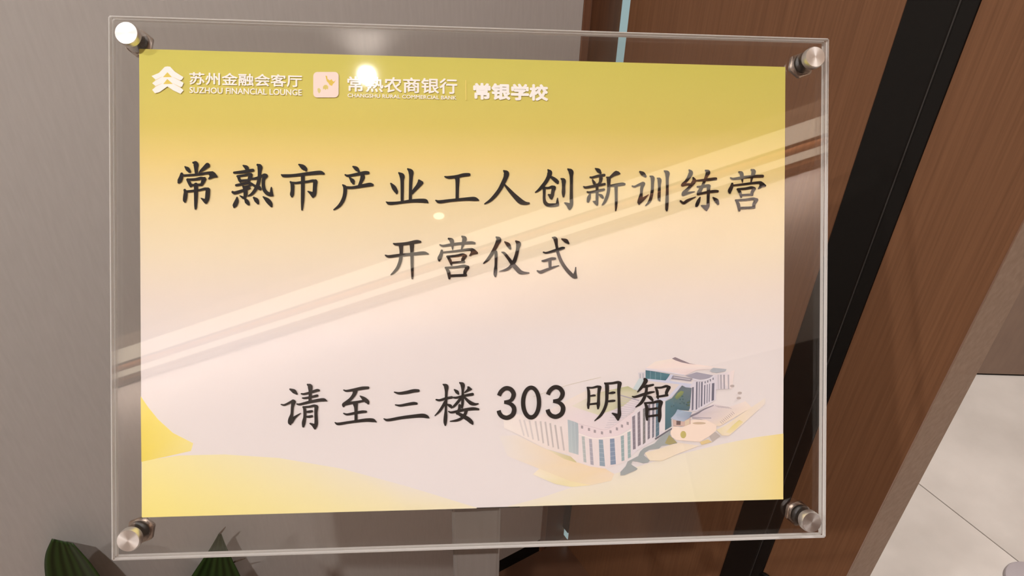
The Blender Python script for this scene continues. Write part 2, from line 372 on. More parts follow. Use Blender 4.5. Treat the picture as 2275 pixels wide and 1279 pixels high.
# ---------------------------------------------------------------- brush-style lettering: strokes are x,y,width; a leading P marks an outline
INK = (16, 8, 7)
ZOOM = 9.475
GLYPHS = [  # (origin in the photograph, strokes)
((380, 350), """470,98,40 515,110,95 530,150,105 530,230,76 537,320,62;300,185,30 350,230,85 395,285,60;770,155,105 700,215,80 640,265,55 595,308,28
230,335,60 215,410,85 185,480,90 168,512,55;250,368,42 520,352,48 750,318,54 850,312,62;P 820,288 880,278 930,308 988,385 975,410 915,412 800,455 780,440 815,385 795,345
345,455,42 520,448,55 640,425,65 700,450,70;360,460,65 400,540,70 420,595,48;705,440,85 672,510,80 645,570,45;420,572,48 630,560,52
295,675,55 312,720,75 305,800,86 295,890,76 300,922,40;310,705,45 480,690,50 600,675,45 720,648,55 790,665,75;780,665,90 775,750,95 765,850,90 740,935,62;P 625,845 640,835 715,860 730,790 800,880 770,940 730,968 700,940;530,560,85 530,700,85 528,850,75 524,1000,60 522,1068,40"""),
((380, 350), """1525,162,35 1590,205,90 1615,260,60;1330,310,45 1500,295,65 1650,270,65 1725,258,60;1400,385,45 1550,365,50 1640,345,60 1690,360,60;1412,385,50 1450,470,65 1465,508,40;1685,355,75 1660,420,80 1640,475,55;1460,482,52 1650,467,48
1375,575,50 1500,550,55 1640,525,55 1690,550,50;1695,545,55 1640,592,50 1570,625,80;1520,600,40 1560,640,105 1570,700,90 1570,780,80 1545,850,45;1455,795,22 1510,830,50 1545,850,40;1300,718,50 1350,735,65 1500,690,60 1665,635,35
1825,148,50 1870,190,108 1865,300,75 1860,420,75 1830,560,75 1770,680,70 1700,760,55 1630,800,28;1705,440,42 1790,430,55 1900,390,55 1970,358,60 2005,382,70;2000,378,85 1950,450,70 1945,560,70 1960,660,75 2010,730,80 2080,770,78 2140,788,45;P 2080,730 2095,640 2110,605 2128,618 2140,690 2160,795 2100,805;1700,545,45 1780,600,58 1850,625,85 1878,652,65
1395,830,32 1385,910,85 1345,1000,90 1336,1030,50;1560,860,40 1600,920,90 1635,972,58;1745,835,40 1800,890,95 1835,955,50;1945,820,30 2030,890,95 2090,960,95 2115,1015,50"""),
((610, 350), """515,143,35 590,190,98 650,240,85 662,270,42;145,355,25 200,378,65 400,370,60 700,335,70 950,312,80 1035,335,45;595,365,80 595,600,80 592,850,75 585,1000,55 581,1093,35;338,508,40 375,560,80 378,680,75 368,770,86 368,810,48;345,518,40 450,528,45 560,515,50 700,500,50 800,482,55 850,490,60;858,500,95 850,600,85 845,700,85 830,780,80 808,825,40;P 688,705 705,693 800,718 850,650 880,740 850,800 810,843 780,822 745,770"""),
((610, 350), """1652,188,35 1720,230,85 1775,292,48;1485,360,30 1550,380,52 1750,345,65 1900,318,75 1968,318,62;1578,422,32 1640,490,92 1660,540,52;1850,370,85 1850,420,95 1820,500,70 1790,580,70;1500,625,55 1650,627,55 1850,592,72 2000,567,80 2060,572,55;1435,572,30 1480,620,80 1485,700,80 1465,820,76 1420,930,76 1350,1020,62 1250,1093,28"""),
((840, 350), """268,545,35 330,630,95 380,715,78 388,745,45;435,322,35 498,385,112 503,480,78 505,700,68 503,900,62;622,240,35 685,300,108 690,400,82 680,600,68 675,900,65;P 838,470 850,458 875,465 945,508 952,545 720,775 690,770 690,705 715,685 800,570 832,505;170,930,22 240,960,65 450,945,55 700,912,70 900,905,82 1000,915,82 1045,945,30"""),
((840, 350), """1400,402,28 1480,418,60 1650,400,65 1800,367,75 1905,360,66;1655,420,110 1665,480,90 1662,650,72 1660,860,70;1210,900,25 1290,930,68 1500,905,62 1800,877,65 2000,870,86 2075,885,62 2112,900,25"""),
((1070, 350), """460,282,35 512,335,118 500,420,98 440,550,90 370,680,80 280,800,78 180,900,62 62,975,28;475,570,35 560,670,65 660,780,85 760,880,108 830,935,108 920,965,70 990,965,42"""),
((1070, 350), """1388,262,30 1425,320,105 1400,410,85 1340,520,78 1260,620,72 1190,690,52 1125,735,24;1440,405,45 1520,460,78 1580,515,80 1592,540,48;1310,642,45 1400,642,46 1470,622,60 1510,638,78;1512,640,92 1490,730,75 1480,800,75 1465,868,42;P 1380,782 1398,768 1450,775 1500,760 1512,820 1460,886 1430,870;1308,640,70 1310,750,60 1310,880,62 1335,960,75 1400,1002,75 1500,1005,75 1592,998,60;P 1550,985 1565,910 1580,850 1600,850 1612,920 1628,990 1600,1022;1662,448,25 1715,490,95 1718,600,72 1715,740,78 1715,820,45;1808,250,35 1870,305,106 1880,420,72 1880,650,68 1880,850,74 1880,1000,75 1845,1085,50;P 1722,955 1745,943 1845,962 1910,1000 1890,1060 1840,1107 1815,1092 1780,1020"""),
((1280, 350), """395,238,28 460,280,85 505,332,45;285,420,32 330,425,45 450,395,55 580,375,55;335,475,30 370,540,65 388,578,40;512,440,80 500,510,65 460,575,48;150,618,30 200,635,50 400,600,55 590,565,50;225,728,32 280,738,45 450,705,50 575,680,50;430,580,60 432,750,62 430,880,62 430,998,46;P 330,922 395,913 460,900 458,990 430,1022 390,990;285,770,32 260,850,80 242,925,62;468,780,28 520,812,65 550,848,48
P 680,415 780,312 825,284 885,302 925,345 908,362 790,400 705,455;632,422,30 670,455,88 675,560,72 670,700,68 640,830,68 590,940,58 540,1003,28;710,600,42 850,582,65 960,565,65 1005,568,50;830,610,75 832,800,62 832,1000,58 822,1120,30"""),
((1280, 350), """1332,308,40 1390,350,88 1448,402,50;1170,608,28 1220,620,40 1310,580,50 1390,548,62;1402,560,82 1370,650,68 1360,760,60 1345,860,92 1320,950,90 1316,985,42;1330,940,70 1400,880,68 1512,788,16;1545,402,30 1595,440,86 1595,560,66 1585,740,66 1550,890,66 1500,970,45 1450,1020,22;1695,442,22 1740,480,86 1740,600,62 1735,780,66 1735,880,62 1750,915,30;1845,292,30 1905,340,100 1905,450,66 1905,700,62 1900,950,72 1895,1090,62 1898,1125,34"""),
((1490, 350), """375,272,30 410,330,95 370,420,78 310,510,60 250,575,80 232,590,60;235,595,40 330,575,45 400,570,40;462,438,40 482,500,85 420,590,70 350,670,65 270,750,85 250,785,72;260,790,60 360,755,50 490,728,18;195,925,40 260,965,58 350,910,60 510,840,18
530,495,32 700,482,52 850,465,60 935,458,60;722,285,40 770,320,98 740,400,70 700,500,60 650,620,65 590,730,85 562,775,62;545,625,32 660,620,55 760,600,55 800,612,60;785,612,80 780,720,70 775,900,62 770,1030,70 740,1120,40;570,780,45 720,747,50 900,720,60 975,720,50;P 612,1018 640,1008 730,1010 800,1000 790,1070 740,1140 710,1115;605,850,32 570,930,75 535,1015,72 522,1032,42;878,850,28 950,920,92 985,985,50"""),
((1490, 350), """1245,440,28 1310,460,48 1500,432,58 1700,410,58 1920,403,60;1425,320,40 1475,350,82 1490,450,55 1498,530,22;1685,272,42 1730,310,95 1700,420,62 1675,530,28;1280,565,50 1265,630,75 1230,710,85 1232,750,50;1290,600,38 1500,575,45 1750,545,50 1850,538,56;P 1835,512 1885,510 1940,543 1998,600 1985,628 1920,635 1835,682 1818,665 1855,600 1845,560
1392,678,42 1560,665,50 1680,645,60 1740,665,70;1400,682,42 1440,740,65 1470,845,42;1745,668,70 1700,740,70 1695,795,58;1460,805,45 1700,790,45;1358,912,42 1560,900,50 1720,880,55 1790,905,70;1365,915,42 1410,1000,72 1430,1125,50;1790,905,80 1740,990,75 1735,1055,65;1420,1077,55 1745,1062,50"""),
((840, 510), """325,290,28 390,305,58 600,290,65 800,252,75 885,255,52;480,330,98 487,450,72 480,570,74 460,680,72 410,800,68 340,885,52 272,943,22;710,310,98 712,450,75 715,700,66 722,950,52 720,1025,36;155,535,28 230,560,58 450,535,62 700,515,62 950,490,72 1052,508,32"""),
((840, 510), """1300,318,28 1370,340,48 1550,312,58 1750,290,58 1950,275,62 2025,285,50;1482,188,38 1545,230,95 1560,320,65 1566,412,26;1765,143,38 1815,190,100 1790,290,68 1755,410,32;1340,440,50 1325,520,75 1290,600,86 1285,645,48;1360,478,36 1600,455,45 1850,420,50 1960,412,56;P 1925,388 1980,385 2040,418 2102,480 2095,508 2000,525 1930,560 1910,545 1950,475 1940,440
1452,562,42 1640,550,50 1770,527,60 1830,550,70;1460,567,42 1510,640,68 1545,742,40;1832,552,75 1785,620,75 1780,675,60;1540,695,45 1810,675,45;1420,800,42 1640,788,50 1800,765,60 1880,790,70;1428,803,42 1480,890,76 1500,1022,50;1882,792,80 1830,880,75 1825,955,62;1500,970,55 1845,955,55"""),
((1060, 510), """400,160,34 450,210,110 410,310,85 350,430,75 280,550,72 210,640,58 132,710,22;390,470,65 395,560,65 392,740,58 385,850,75 378,940,72 382,985,38;578,258,28 650,320,86 692,395,52;515,475,22 570,500,55 660,610,65 740,720,85 830,820,95 900,890,92 980,912,62 1085,912,28;812,245,38 864,300,108 850,400,75 820,540,75 770,680,80 690,790,65 600,845,52 468,880,18"""),
((1060, 510), """1390,478,30 1460,490,42 1640,440,60 1780,397,65 1822,390,48;1575,168,22 1640,200,88 1665,330,60 1700,500,66 1770,680,72 1870,830,75 1970,940,80 2040,1000,66 2092,1020,22;P 2020,935 2045,870 2060,788 2080,788 2088,920 2108,1028 2040,1012 1985,950;1775,200,28 1860,240,86 1918,292,40;1365,660,36 1420,655,55 1560,617,65 1635,612,52;1525,640,75 1530,790,60;1262,868,30 1330,895,68 1450,850,60 1600,795,45 1712,760,20"""),
((610, 835), """338,265,38 420,310,88 478,362,42;150,585,26 220,595,42 320,550,50 400,512,66;412,530,92 385,640,65 375,780,60 350,890,98 335,965,86 345,1000,42;365,950,78 430,862,60 558,770,16;705,168,38 755,208,104 762,320,72 755,500,65;575,360,32 640,365,45 800,322,55 900,290,62 942,290,45;600,450,32 650,452,45 800,425,52 905,400,55;480,575,28 550,582,48 750,532,60 950,495,68 1050,490,70 1110,512,22
612,640,38 740,632,48 840,612,56 895,630,68;620,642,45 645,700,65 645,850,62 625,960,80 615,1045,50;890,640,85 880,750,68 885,900,72 885,1000,75 860,1090,45;P 738,985 760,968 850,990 920,980 910,1050 860,1108 835,1095 800,1040;680,742,38 740,737,55 798,727,48;680,842,38 740,842,55 798,832,50"""),
((610, 835), """1465,285,28 1530,302,46 1700,275,62 1850,247,70 1975,237,58;1705,310,98 1680,380,80 1610,470,65 1530,540,75 1468,590,80 1462,620,52;1480,590,50 1620,555,60 1750,537,55 1880,512,48;1812,412,28 1890,470,85 1960,530,85 1978,565,48;1710,580,108 1720,660,75 1722,800,66 1722,940,66;1465,775,28 1540,797,46 1700,767,55 1850,742,62 1930,740,50;1282,965,22 1350,995,58 1550,965,55 1750,937,60 1950,915,75 2080,922,78 2148,955,22"""),
((840, 835), """350,330,28 450,355,55 600,337,70 750,305,75 852,300,60;370,597,24 470,612,48 620,587,60 750,567,66 815,570,50;130,890,24 220,915,58 500,867,65 800,832,75 950,825,86 1035,848,68 1082,876,18"""),
((840, 835), """1230,490,36 1300,502,48 1430,465,55 1555,442,55;1375,170,30 1435,215,100 1440,330,62 1435,500,58 1432,700,54 1425,850,78 1418,960,75 1420,1025,38;1420,540,70 1360,640,60 1290,740,50 1202,825,20;1465,592,35 1520,620,70 1550,648,50;1612,282,34 1665,330,76 1692,368,42;P 1880,212 1920,212 1985,270 1970,290 1830,355 1812,338 1880,260;1722,135,32 1780,180,95 1785,290,58 1785,420,60 1780,560,60 1770,660,42;1595,445,36 1660,447,48 1850,402,55 1990,378,62;1760,440,60 1690,530,60 1610,620,52 1542,670,18;1830,450,45 1900,520,68 1970,570,80 2050,587,52 2110,577,28
1720,610,60 1712,690,60 1672,775,68;1680,775,58 1780,830,80 1900,900,90 1970,965,80 1992,1000,42;1490,738,28 1560,757,48 1800,707,60 2000,682,68 2115,693,46;1860,720,70 1830,800,65 1760,880,60 1660,925,52 1522,945,22"""),
((1280, 835), """235,242,36 340,245,40 440,222,50 500,235,60;238,245,36 262,330,62 265,500,62 255,600,62 255,675,40;492,240,82 475,350,65 470,500,62 465,600,75 460,680,42;305,417,36 370,407,45 395,408,36;290,592,40 430,577,45;610,160,45 760,150,50 870,132,56 920,150,70;598,148,30 645,200,85 645,400,72 635,560,68 590,700,65 510,830,58 392,938,22;912,160,92 895,300,70 900,500,62 905,700,70 905,820,80 880,920,42;P 742,785 760,768 860,790 930,800 920,880 880,940 850,915 810,850;690,362,32 760,352,55 805,347,42;670,532,42 760,522,50 805,520,42"""),
((1280, 835), """1440,70,62 1460,105,92 1410,190,70 1350,270,58 1290,335,26;1420,230,48 1520,210,55 1615,187,45;1180,430,24 1240,440,48 1420,385,60 1550,350,55 1638,335,32;1480,210,60 1470,330,62 1430,460,70 1360,570,65 1252,653,22;1500,425,36 1560,460,70 1602,508,52;1660,245,36 1780,245,45 1890,217,55 1950,240,64;1668,243,34 1700,330,62 1720,478,34;1948,245,78 1900,340,70 1895,405,55;1700,440,45 1915,405,50
1440,570,38 1600,560,50 1740,532,60 1790,555,70;1448,573,42 1485,680,72 1485,820,65 1490,920,45;1778,562,92 1755,680,75 1755,850,80 1745,955,46;1530,700,48 1620,690,45 1690,680,50;1510,850,45 1700,825,50"""),
]
DIGITS = {'3': "462,410,90 500,330,90 570,268,92 640,252,92 720,285,95 770,370,98 750,460,90 690,520,72 572,545,66;572,545,66 690,575,78 765,640,95 782,720,100 745,815,98 640,872,95 540,850,92 480,790,92 455,720,90"}
zt = 0.00100
def strokes(spec, ox, oy, flat=False, dx=0, dy=0):
    pr = Print(zt)
    for part in spec.replace('\n', ';').split(';'):
        part = part.strip()
        isP = part.startswith('P')
        pts = [tuple(float(v) for v in q.split(',')) for q in part.lstrip('P ').split()]
        if isP: pr.poly([(ox + (x + dx) / ZOOM, oy + (y + dy) / ZOOM) for x, y in pts], INK, 3e-6)
        else: pr.stroke([(ox + (x + dx) / ZOOM, oy + (y + dy) / ZOOM, wd / ZOOM) for x, y, wd in pts], INK, not flat, 3e-6)
    return pr.build('printed_character')
for (ox, oy), spec in GLYPHS: strokes(spec, ox, oy)
strokes(DIGITS['3'], 1060, 835, True)
strokes(DIGITS['3'], 1060, 835, True, 1028, -20)
zero = Print(zt)
n_ = 48
oute = [(1060 + (1137 + 215 * math.cos(2 * math.pi * k / n_)) / ZOOM, 835 + (555 + 358 * math.sin(2 * math.pi * k / n_)) / ZOOM) for k in range(n_ + 1)]
inn = [(1060 + (1137 + 121 * math.cos(2 * math.pi * k / n_)) / ZOOM, 835 + (552 + 268 * math.sin(2 * math.pi * k / n_)) / ZOOM) for k in range(n_ + 1)]
zero.strip(oute, inn, [INK] * (n_ + 1), [INK] * (n_ + 1)); zero.build('printed_character')

# ---------------------------------------------------------------- small white header: emblems and lines of type
WHITE = (255, 250, 247)
def type_line(text, quad, bold, name):
    """one line of sans type fitted to a quadrilateral measured in the photograph (TL, TR, BR, BL)"""
    cu = bpy.data.curves.new(name, 'FONT'); cu.body = text; cu.resolution_u = 3
    o = bpy.data.objects.new(name, cu); C.objects.link(o)
    bpy.context.view_layer.update()
    me = bpy.data.meshes.new_from_object(o.evaluated_get(bpy.context.evaluated_depsgraph_get()))
    bpy.data.objects.remove(o); bpy.data.curves.remove(cu)
    co = np.empty(len(me.vertices) * 3); me.vertices.foreach_get('co', co); co = co.reshape(-1, 3)
    lo, hi = co.min(0), co.max(0)
    tl, tr, br, bl = [np.array(sheet(*q)) for q in quad]
    u = (co[:, 0] - lo[0]) / (hi[0] - lo[0]); v = (co[:, 1] - lo[1]) / (hi[1] - lo[1])
    xy = ((1 - u) * (1 - v))[:, None] * bl + (u * (1 - v))[:, None] * br + (u * v)[:, None] * tr + ((1 - u) * v)[:, None] * tl
    n0 = len(xy); fs = [list(p_.vertices) for p_ in me.polygons]; hgt = np.linalg.norm(tl - bl); V, F = [], []
    for k in range(9):                                   # heavier weight: the same line again, shifted all round
        sh = np.zeros(2) if k == 8 else np.array([math.cos(k * math.pi / 4), math.sin(k * math.pi / 4)]) * bold * hgt
        V += [(*q, zt + k * 2e-6) for q in (xy + sh)]; F += [[i + k * n0 for i in f] for f in fs]
    me = bpy.data.meshes.new(name); me.from_pydata(V, [], F); me.update(); xy = V
    a = me.color_attributes.new('Col', 'FLOAT_COLOR', 'POINT'); a.data.foreach_set('color', np.tile(np.array([*lin(WHITE), 1], np.float32), len(xy)))
    for p_ in me.polygons:
        if p_.normal.z < 0: p_.flip()
    me.materials.clear(); me.materials.append(M_INK)
    return obj(name, me, None, poster)
type_line('苏州金融会客厅', [(421.5, 160), (670, 167), (670, 193), (421.5, 187)], 0.022, 'printed_line')
type_line('SUZHOU FINANCIAL LOUNGE', [(421.5, 193), (670, 199), (670, 212), (421.5, 206)], 0.022, 'printed_line')
type_line('常熟农商银行', [(772, 170), (1014, 176), (1014, 209), (772, 203)], 0.022, 'printed_line')
type_line('CHANGSHU RURAL COMMERCIAL BANK', [(772, 208), (1013, 214), (1013, 222), (772, 216)], 0.025, 'printed_line')
type_line('常银学校', [(1052, 186), (1215, 190), (1215, 224), (1052, 220)], 0.05, 'printed_line')
dv = Print(zt); dv.stroke([(1034, 179, 1.6), (1034.6, 223, 1.6)], (244, 222, 130), False); dv.build('printed_divider')
# stacked-roof emblem
lg = Print(zt - 1e-4); sc = 15.05
def e1(pts): return [(325 + x / sc, 135 + y / sc) for x, y in pts]
lg.poly(e1([(180, 500), (430, 395), (620, 195), (700, 180), (800, 190), (960, 360), (1245, 540), (1190, 630), (1120, 650), (1250, 730), (1200, 860), (1130, 870), (1250, 980), (1150, 1095), (900, 980), (710, 850), (440, 1040), (290, 1075), (200, 960), (330, 850), (200, 740), (330, 640)]), WHITE)
lg.poly(e1([(560, 540), (710, 375), (860, 540)]), (232, 208, 100)); lg.poly(e1([(570, 770), (705, 600), (890, 765)]), (232, 208, 100))
for a, b in (((290, 650), (540, 520)), ((1130, 655), (880, 530)), ((280, 860), (540, 740)), ((1130, 870), (900, 750))):
    lg.stroke([(*e1([a])[0], 1.8), (*e1([b])[0], 0.3)], (238, 220, 170), False)
lg.build('printed_emblem')
# rounded-square emblem with a flying bird over two leaves
lg = Print(zt - 1e-4); sc = 17.05
def e2(pts): return [(685 + x / sc, 150 + y / sc) for x, y in pts]
rs = []
for cx_, cy_, a0 in ((330, 330, math.pi), (990, 330, 1.5 * math.pi), (990, 975, 0), (330, 975, 0.5 * math.pi)):
    rs += [(cx_ + 150 * math.cos(a0 + math.pi / 2 * k / 6), cy_ + 160 * math.sin(a0 + math.pi / 2 * k / 6)) for k in range(7)]
lg.poly(e2(rs), (252, 230, 222))
GOLD = (236, 204, 92)
lg.poly(e2([(640, 310), (700, 320), (720, 430), (800, 490), (880, 440), (900, 500), (960, 540), (1030, 470), (985, 570), (930, 620), (890, 700), (800, 660), (750, 580), (690, 520)]), GOLD)
lg.poly(e2([(550, 720), (610, 660), (690, 660), (750, 720), (740, 840), (690, 800), (650, 850), (590, 800), (550, 840)]), (228, 208, 120))
lg.poly(e2([(340, 800), (400, 770), (470, 850), (450, 930), (400, 985), (350, 900)]), (228, 214, 140))
lg.build('printed_emblem')

# ---------------------------------------------------------------- printed swooshes and the picture of the office building
sw = Print(2e-5)
BGc = (237, 230, 231)
xs = [316, 400, 500, 620, 760, 900, 1060]
top_ = [1022, 1010, 1008, 1016, 1040, 1078, 1126]
def mixc(a, b, t): return tuple(a[i] + (b[i] - a[i]) * t for i in range(3))
ts = [min(1, max(0, (x - 316) / 744)) for x in xs]
sw.strip([(x, y) for x, y in zip(xs, top_)], [(x, 1147.5 - (x - 316) * 0.0253) for x in xs],
         [mixc((250, 238, 166), BGc, t ** .8) for t in ts], [mixc((250, 236, 142), (246, 236, 208), t) for t in ts])
sw.poly([(313, 878), (330, 903), (352, 930), (385, 960), (430, 983), (425, 1000), (372, 1012), (315, 1024)], [(246, 226, 112), (246, 226, 112), (246, 228, 120), (246, 229, 130), (246, 232, 156), (246, 231, 148), (244, 224, 108), (243, 222, 100)])
xr = [1130, 1210, 1300, 1400, 1500, 1600, 1680, 1741]
tr_ = [1124, 1103, 1073, 1042, 1012, 988, 972, 964]
tt = [min(1, max(0, (x - 1130) / 611)) for x in xr]
sw.strip([(x, y) for x, y in zip(xr, tr_)], [(x, 1125.4 - (x - 1130) * 0.0252) for x in xr],
         [mixc((242, 234, 220), (248, 227, 150), t ** 7) for t in tt], [mixc((244, 236, 208), (248, 227, 150), t ** 6) for t in tt])
sw.build('printed_swoosh')

art = Print(2e-4)
def q3(s): return [(1100 + float(a.split(',')[0]) / 7.106, 900 + float(a.split(',')[1]) / 7.106) for a in s.split()]
def q4(s): return [(1380 + float(a.split(',')[0]) / 7.106, 900 + float(a.split(',')[1]) / 7.106) for a in s.split()]
def q5(s): return [(1380 + float(a.split(',')[0]) / 7.106, 780 + float(a.split(',')[1]) / 7.106) for a in s.split()]
def ell(q, cx_, cy_, rx, ry): return q(' '.join('%f,%f' % (cx_ + rx * math.cos(k * math.pi / 10), cy_ + ry * math.sin(k * math.pi / 10)) for k in range(20)))
def fade(pts, cols, n=None): art.poly(pts, cols)
# field in front
art.poly(q3('60,480 350,470 800,690 1290,900 1740,1000 1885,1085 1840,1190 1520,1262 1200,1200 700,1000 200,800'),
         [(238, 231, 228), (241, 230, 222), (243, 226, 204), (244, 222, 190), (244, 222, 192), (244, 225, 204), (245, 226, 200), (245, 229, 204), (243, 224, 190), (243, 227, 204), (239, 231, 226)])
art.poly(q3('700,1000 1200,1200 1520,1262 1200,1290 950,1240 600,1090'), [(248, 234, 210), (244, 230, 188), (250, 234, 190), (246, 236, 190), (240, 230, 190), (248, 238, 220)])
art.poly(q3('780,680 1290,838 1285,905 1100,850'), [(240, 228, 206), (206, 196, 150), (214, 204, 156), (226, 214, 170)])
# long pale facade at the left
art.poly(q3('120,120 700,170 1130,200 1320,290 1330,900 1290,895 1160,775 800,690 350,450 150,360'),
         [(248, 238, 232), (242, 230, 228), (238, 224, 224), (238, 226, 226), (240, 228, 226), (240, 228, 224), (240, 226, 222), (242, 230, 224), (246, 234, 228), (248, 238, 232)])
for s, c in (('390,225 460,480', 226), ('460,232 530,500', 223), ('545,240 605,540', 219), ('640,250 692,560', 212), ('720,252 765,600', 207), ('795,260 848,640', 204), ('872,282 922,665', 202), ('950,310 1005,690', 200), ('1040,335 1092,715', 205)):
    a, b = q3(s); art.stroke([(*a, 4), (*b, 3.4)], (c, c - 9, c - 10), False)
art.poly(q3('1148,225 1312,280 1338,788 1168,738'), [(186, 196, 204), (176, 188, 196), (186, 194, 200), (194, 206, 208)])
for s in ('1200,245 1222,755', '1255,262 1280,770'):
    a, b = q3(s); art.stroke([(*a, .8), (*b, .8)], (204, 212, 216), False)
# roofs
art.poly(q3('700,170 1100,-60 1560,-290 2270,-190 2270,20 1760,400 1320,290 1130,200'), [(242, 228, 226), (242, 230, 222), (240, 228, 218), (232, 222, 222), (226, 216, 224), (236, 222, 226), (238, 224, 226), (238, 224, 226)])
art.poly([(1270, 902), (1330, 872), (1395, 858), (1422, 872), (1384, 903), (1330, 922)], [(236, 228, 216), (220, 214, 184), (186, 188, 140), (212, 206, 180), (204, 202, 164), (222, 218, 190)])
for k in range(13):
    t = k / 12
    art.stroke([(1378 + 6 * t - 40 * t, 884 + 66 * t, 1.0), (1420 - 34 * t, 895 + 50 * t, 1.0)], (204, 196, 204), False)
art.stroke([(1185, 881, .8), (1260, 856, .8), (1335, 838, .8)], (206, 198, 176), False)
art.stroke([(1378, 878, 2.4), (1420, 890, 2.4)], (176, 168, 182), False)
# front block: parapet with little windows, cornice, tall windows
art.poly(q3('1320,290 1760,385 2200,95 2230,160 2170,340 1960,480 1750,520 1560,522 1320,455'), (238, 222, 226))
art.stroke([(*q3('1320,292')[0], .9), (*q3('1540,345')[0], .9), (*q3('1755,385')[0], .9), (*q3('2000,240')[0], .9), (*q3('2200,95')[0], .9)], (214, 200, 206), False)
for x, y in ((1375, 345), (1485, 382), (1577, 412), (1690, 437), (1825, 420), (1925, 375), (2005, 330), (2095, 288)):
    art.poly(q3(f'{x-17},{y-26} {x+17},{y-20} {x+17},{y+26} {x-17},{y+20}'), (170, 158, 164))
art.poly(q3('1320,450 1560,525 1960,488 2170,380 2270,330 2270,640 2090,870 1990,920 1800,980 1740,1000 1500,965 1320,905'), (240, 228, 228))
art.stroke([(*q3('1320,450')[0], 2), (*q3('1560,524')[0], 2), (*q3('1800,510')[0], 2), (*q3('1975,480')[0], 2), (*q3('2165,380')[0], 2)], (250, 240, 236), False)
for s, c in (('1370,490 1415,495 1445,905 1400,895', (188, 194, 194)), ('1485,530 1530,535 1560,945 1510,935', (178, 174, 186)), ('1640,542 1705,545 1740,965 1655,955', (150, 168, 184)),
             ('1815,532 1885,525 1910,930 1825,942', (138, 154, 178)), ('1985,490 2035,475 2045,872 2000,885', (158, 178, 182)), ('2090,430 2140,410 2145,820 2100,840', (160, 182, 184))):
    art.poly(q3(s), c)
    P4 = q3(s)
    for k in range(1, 6):
        t = k / 6; a = [P4[0][i] + (P4[3][i] - P4[0][i]) * t for i in (0, 1)]; b = [P4[1][i] + (P4[2][i] - P4[1][i]) * t for i in (0, 1)]
        art.stroke([(*a, 1.3), (*b, 1.3)], mixc(c, (222, 224, 228), .45), False)
# side facade with close-set piers
art.poly(q4('166,165 400,-60 660,-130 692,420 560,540 280,700 166,800'), (232, 224, 230))
for s, c in (('175,185 220,160 232,690 190,702', (142, 134, 146)), ('260,122 300,92 312,625 265,652', (138, 130, 140)), ('345,60 380,40 386,590 345,622', (134, 132, 134)),
             ('418,0 460,-20 456,520 420,545', (134, 128, 140)), ('490,-30 525,-45 522,500 490,522', (128, 126, 140)), ('550,-60 602,-75 602,470 545,512', (100, 126, 142))):
    art.poly(q4(s), c)
    P4 = q4(s)
    for k in range(1, 8):
        t = k / 8; a = [P4[0][i] + (P4[3][i] - P4[0][i]) * t for i in (0, 1)]; b = [P4[1][i] + (P4[2][i] - P4[1][i]) * t for i in (0, 1)]
        art.stroke([(*a, 1.0), (*b, 1.0)], mixc(c, (190, 186, 194), .4), False)
# rear wing
art.poly(q5('245,345 390,270 540,165 800,122 1050,192 1400,240 1650,270 1200,300 1000,388 385,275'), [(246, 232, 224), (246, 230, 224), (244, 232, 222), (244, 230, 222), (246, 226, 222), (246, 230, 224), (240, 228, 226), (240, 222, 220), (240, 222, 222), (242, 228, 226)])
art.poly(q5('800,120 850,97 950,140 1080,195 1190,216 1060,202 950,180 860,150'), (148, 132, 140))
art.poly(q5('265,340 385,325 388,440 280,432'), (220, 214, 220))
for s in ('300,355 302,430', '345,350 347,432'):
    a, b = q5(s); art.stroke([(*a, 2.4), (*b, 2.4)], (176, 178, 186), False)
art.poly(q5('180,605 282,430 392,440 330,625'), (206, 218, 222))
art.poly(q5('300,640 430,470 960,500 860,600 720,760 560,745'), (230, 218, 214))
art.poly(q5('385,300 772,365 705,467 385,436'), [(74, 112, 128), (88, 130, 144), (70, 112, 128), (80, 128, 138)])
for s in ('460,315 460,440', '540,328 540,448', '625,342 622,456'):
    a, b = q5(s); art.stroke([(*a, 1.2), (*b, 1.2)], (130, 160, 174), False)
art.poly(q5('382,268 760,328 1002,376 1002,394 760,350 385,302'), (226, 220, 230))
art.poly(q5('385,434 700,465 785,368 832,380 765,468 960,500 1115,520 1115,582 1010,572 950,530 430,470'), (210, 212, 232))
art.poly(q5('812,385 1125,435 1100,478 785,440'), (158, 152, 164)); art.stroke([(*q5('830,412')[0], 2), (*q5('1090,452')[0], 2)], (212, 206, 214), False)
art.poly(q5('1010,390 1190,335 1452,385 1395,428 1250,452 1130,432'), (172, 168, 182))
# striped block
art.poly(q5('1085,560 1150,465 1250,480 1400,455 1482,390 1500,500 1495,770 1200,955 1080,945'), (226, 220, 230))
art.stroke([(*q5('1125,440')[0], 3), (*q5('1250,464')[0], 3), (*q5('1400,435')[0], 3), (*q5('1470,382')[0], 2)], (232, 228, 238), False)
for x0, x1, y0, y1, c in ((1118, 1146, 575, 940, 120), (1182, 1206, 490, 930, 118), (1226, 1242, 490, 900, 140), (1262, 1286, 490, 880, 122), (1310, 1328, 540, 850, 126), (1352, 1366, 530, 830, 140), (1388, 1402, 520, 810, 136), (1432, 1470, 512, 790, 116)):
    art.poly(q5(f'{x0},{y0} {x1},{y0-8} {x1-6},{y1-14} {x0-6},{y1}'), (c, c - 2, c + 14))
for x, y in ((1325, 495), (1365, 482), (1408, 464), (1450, 440)): art.poly(q5(f'{x-9},{y-16} {x+9},{y-20} {x+9},{y+14} {x-9},{y+18}'), (140, 138, 150))
art.poly(q5('1480,385 1660,340 1785,300 1745,600 1680,600 1500,610'), [(226, 218, 226), (232, 222, 228), (246, 230, 226), (244, 230, 226), (226, 216, 222), (222, 214, 222)])
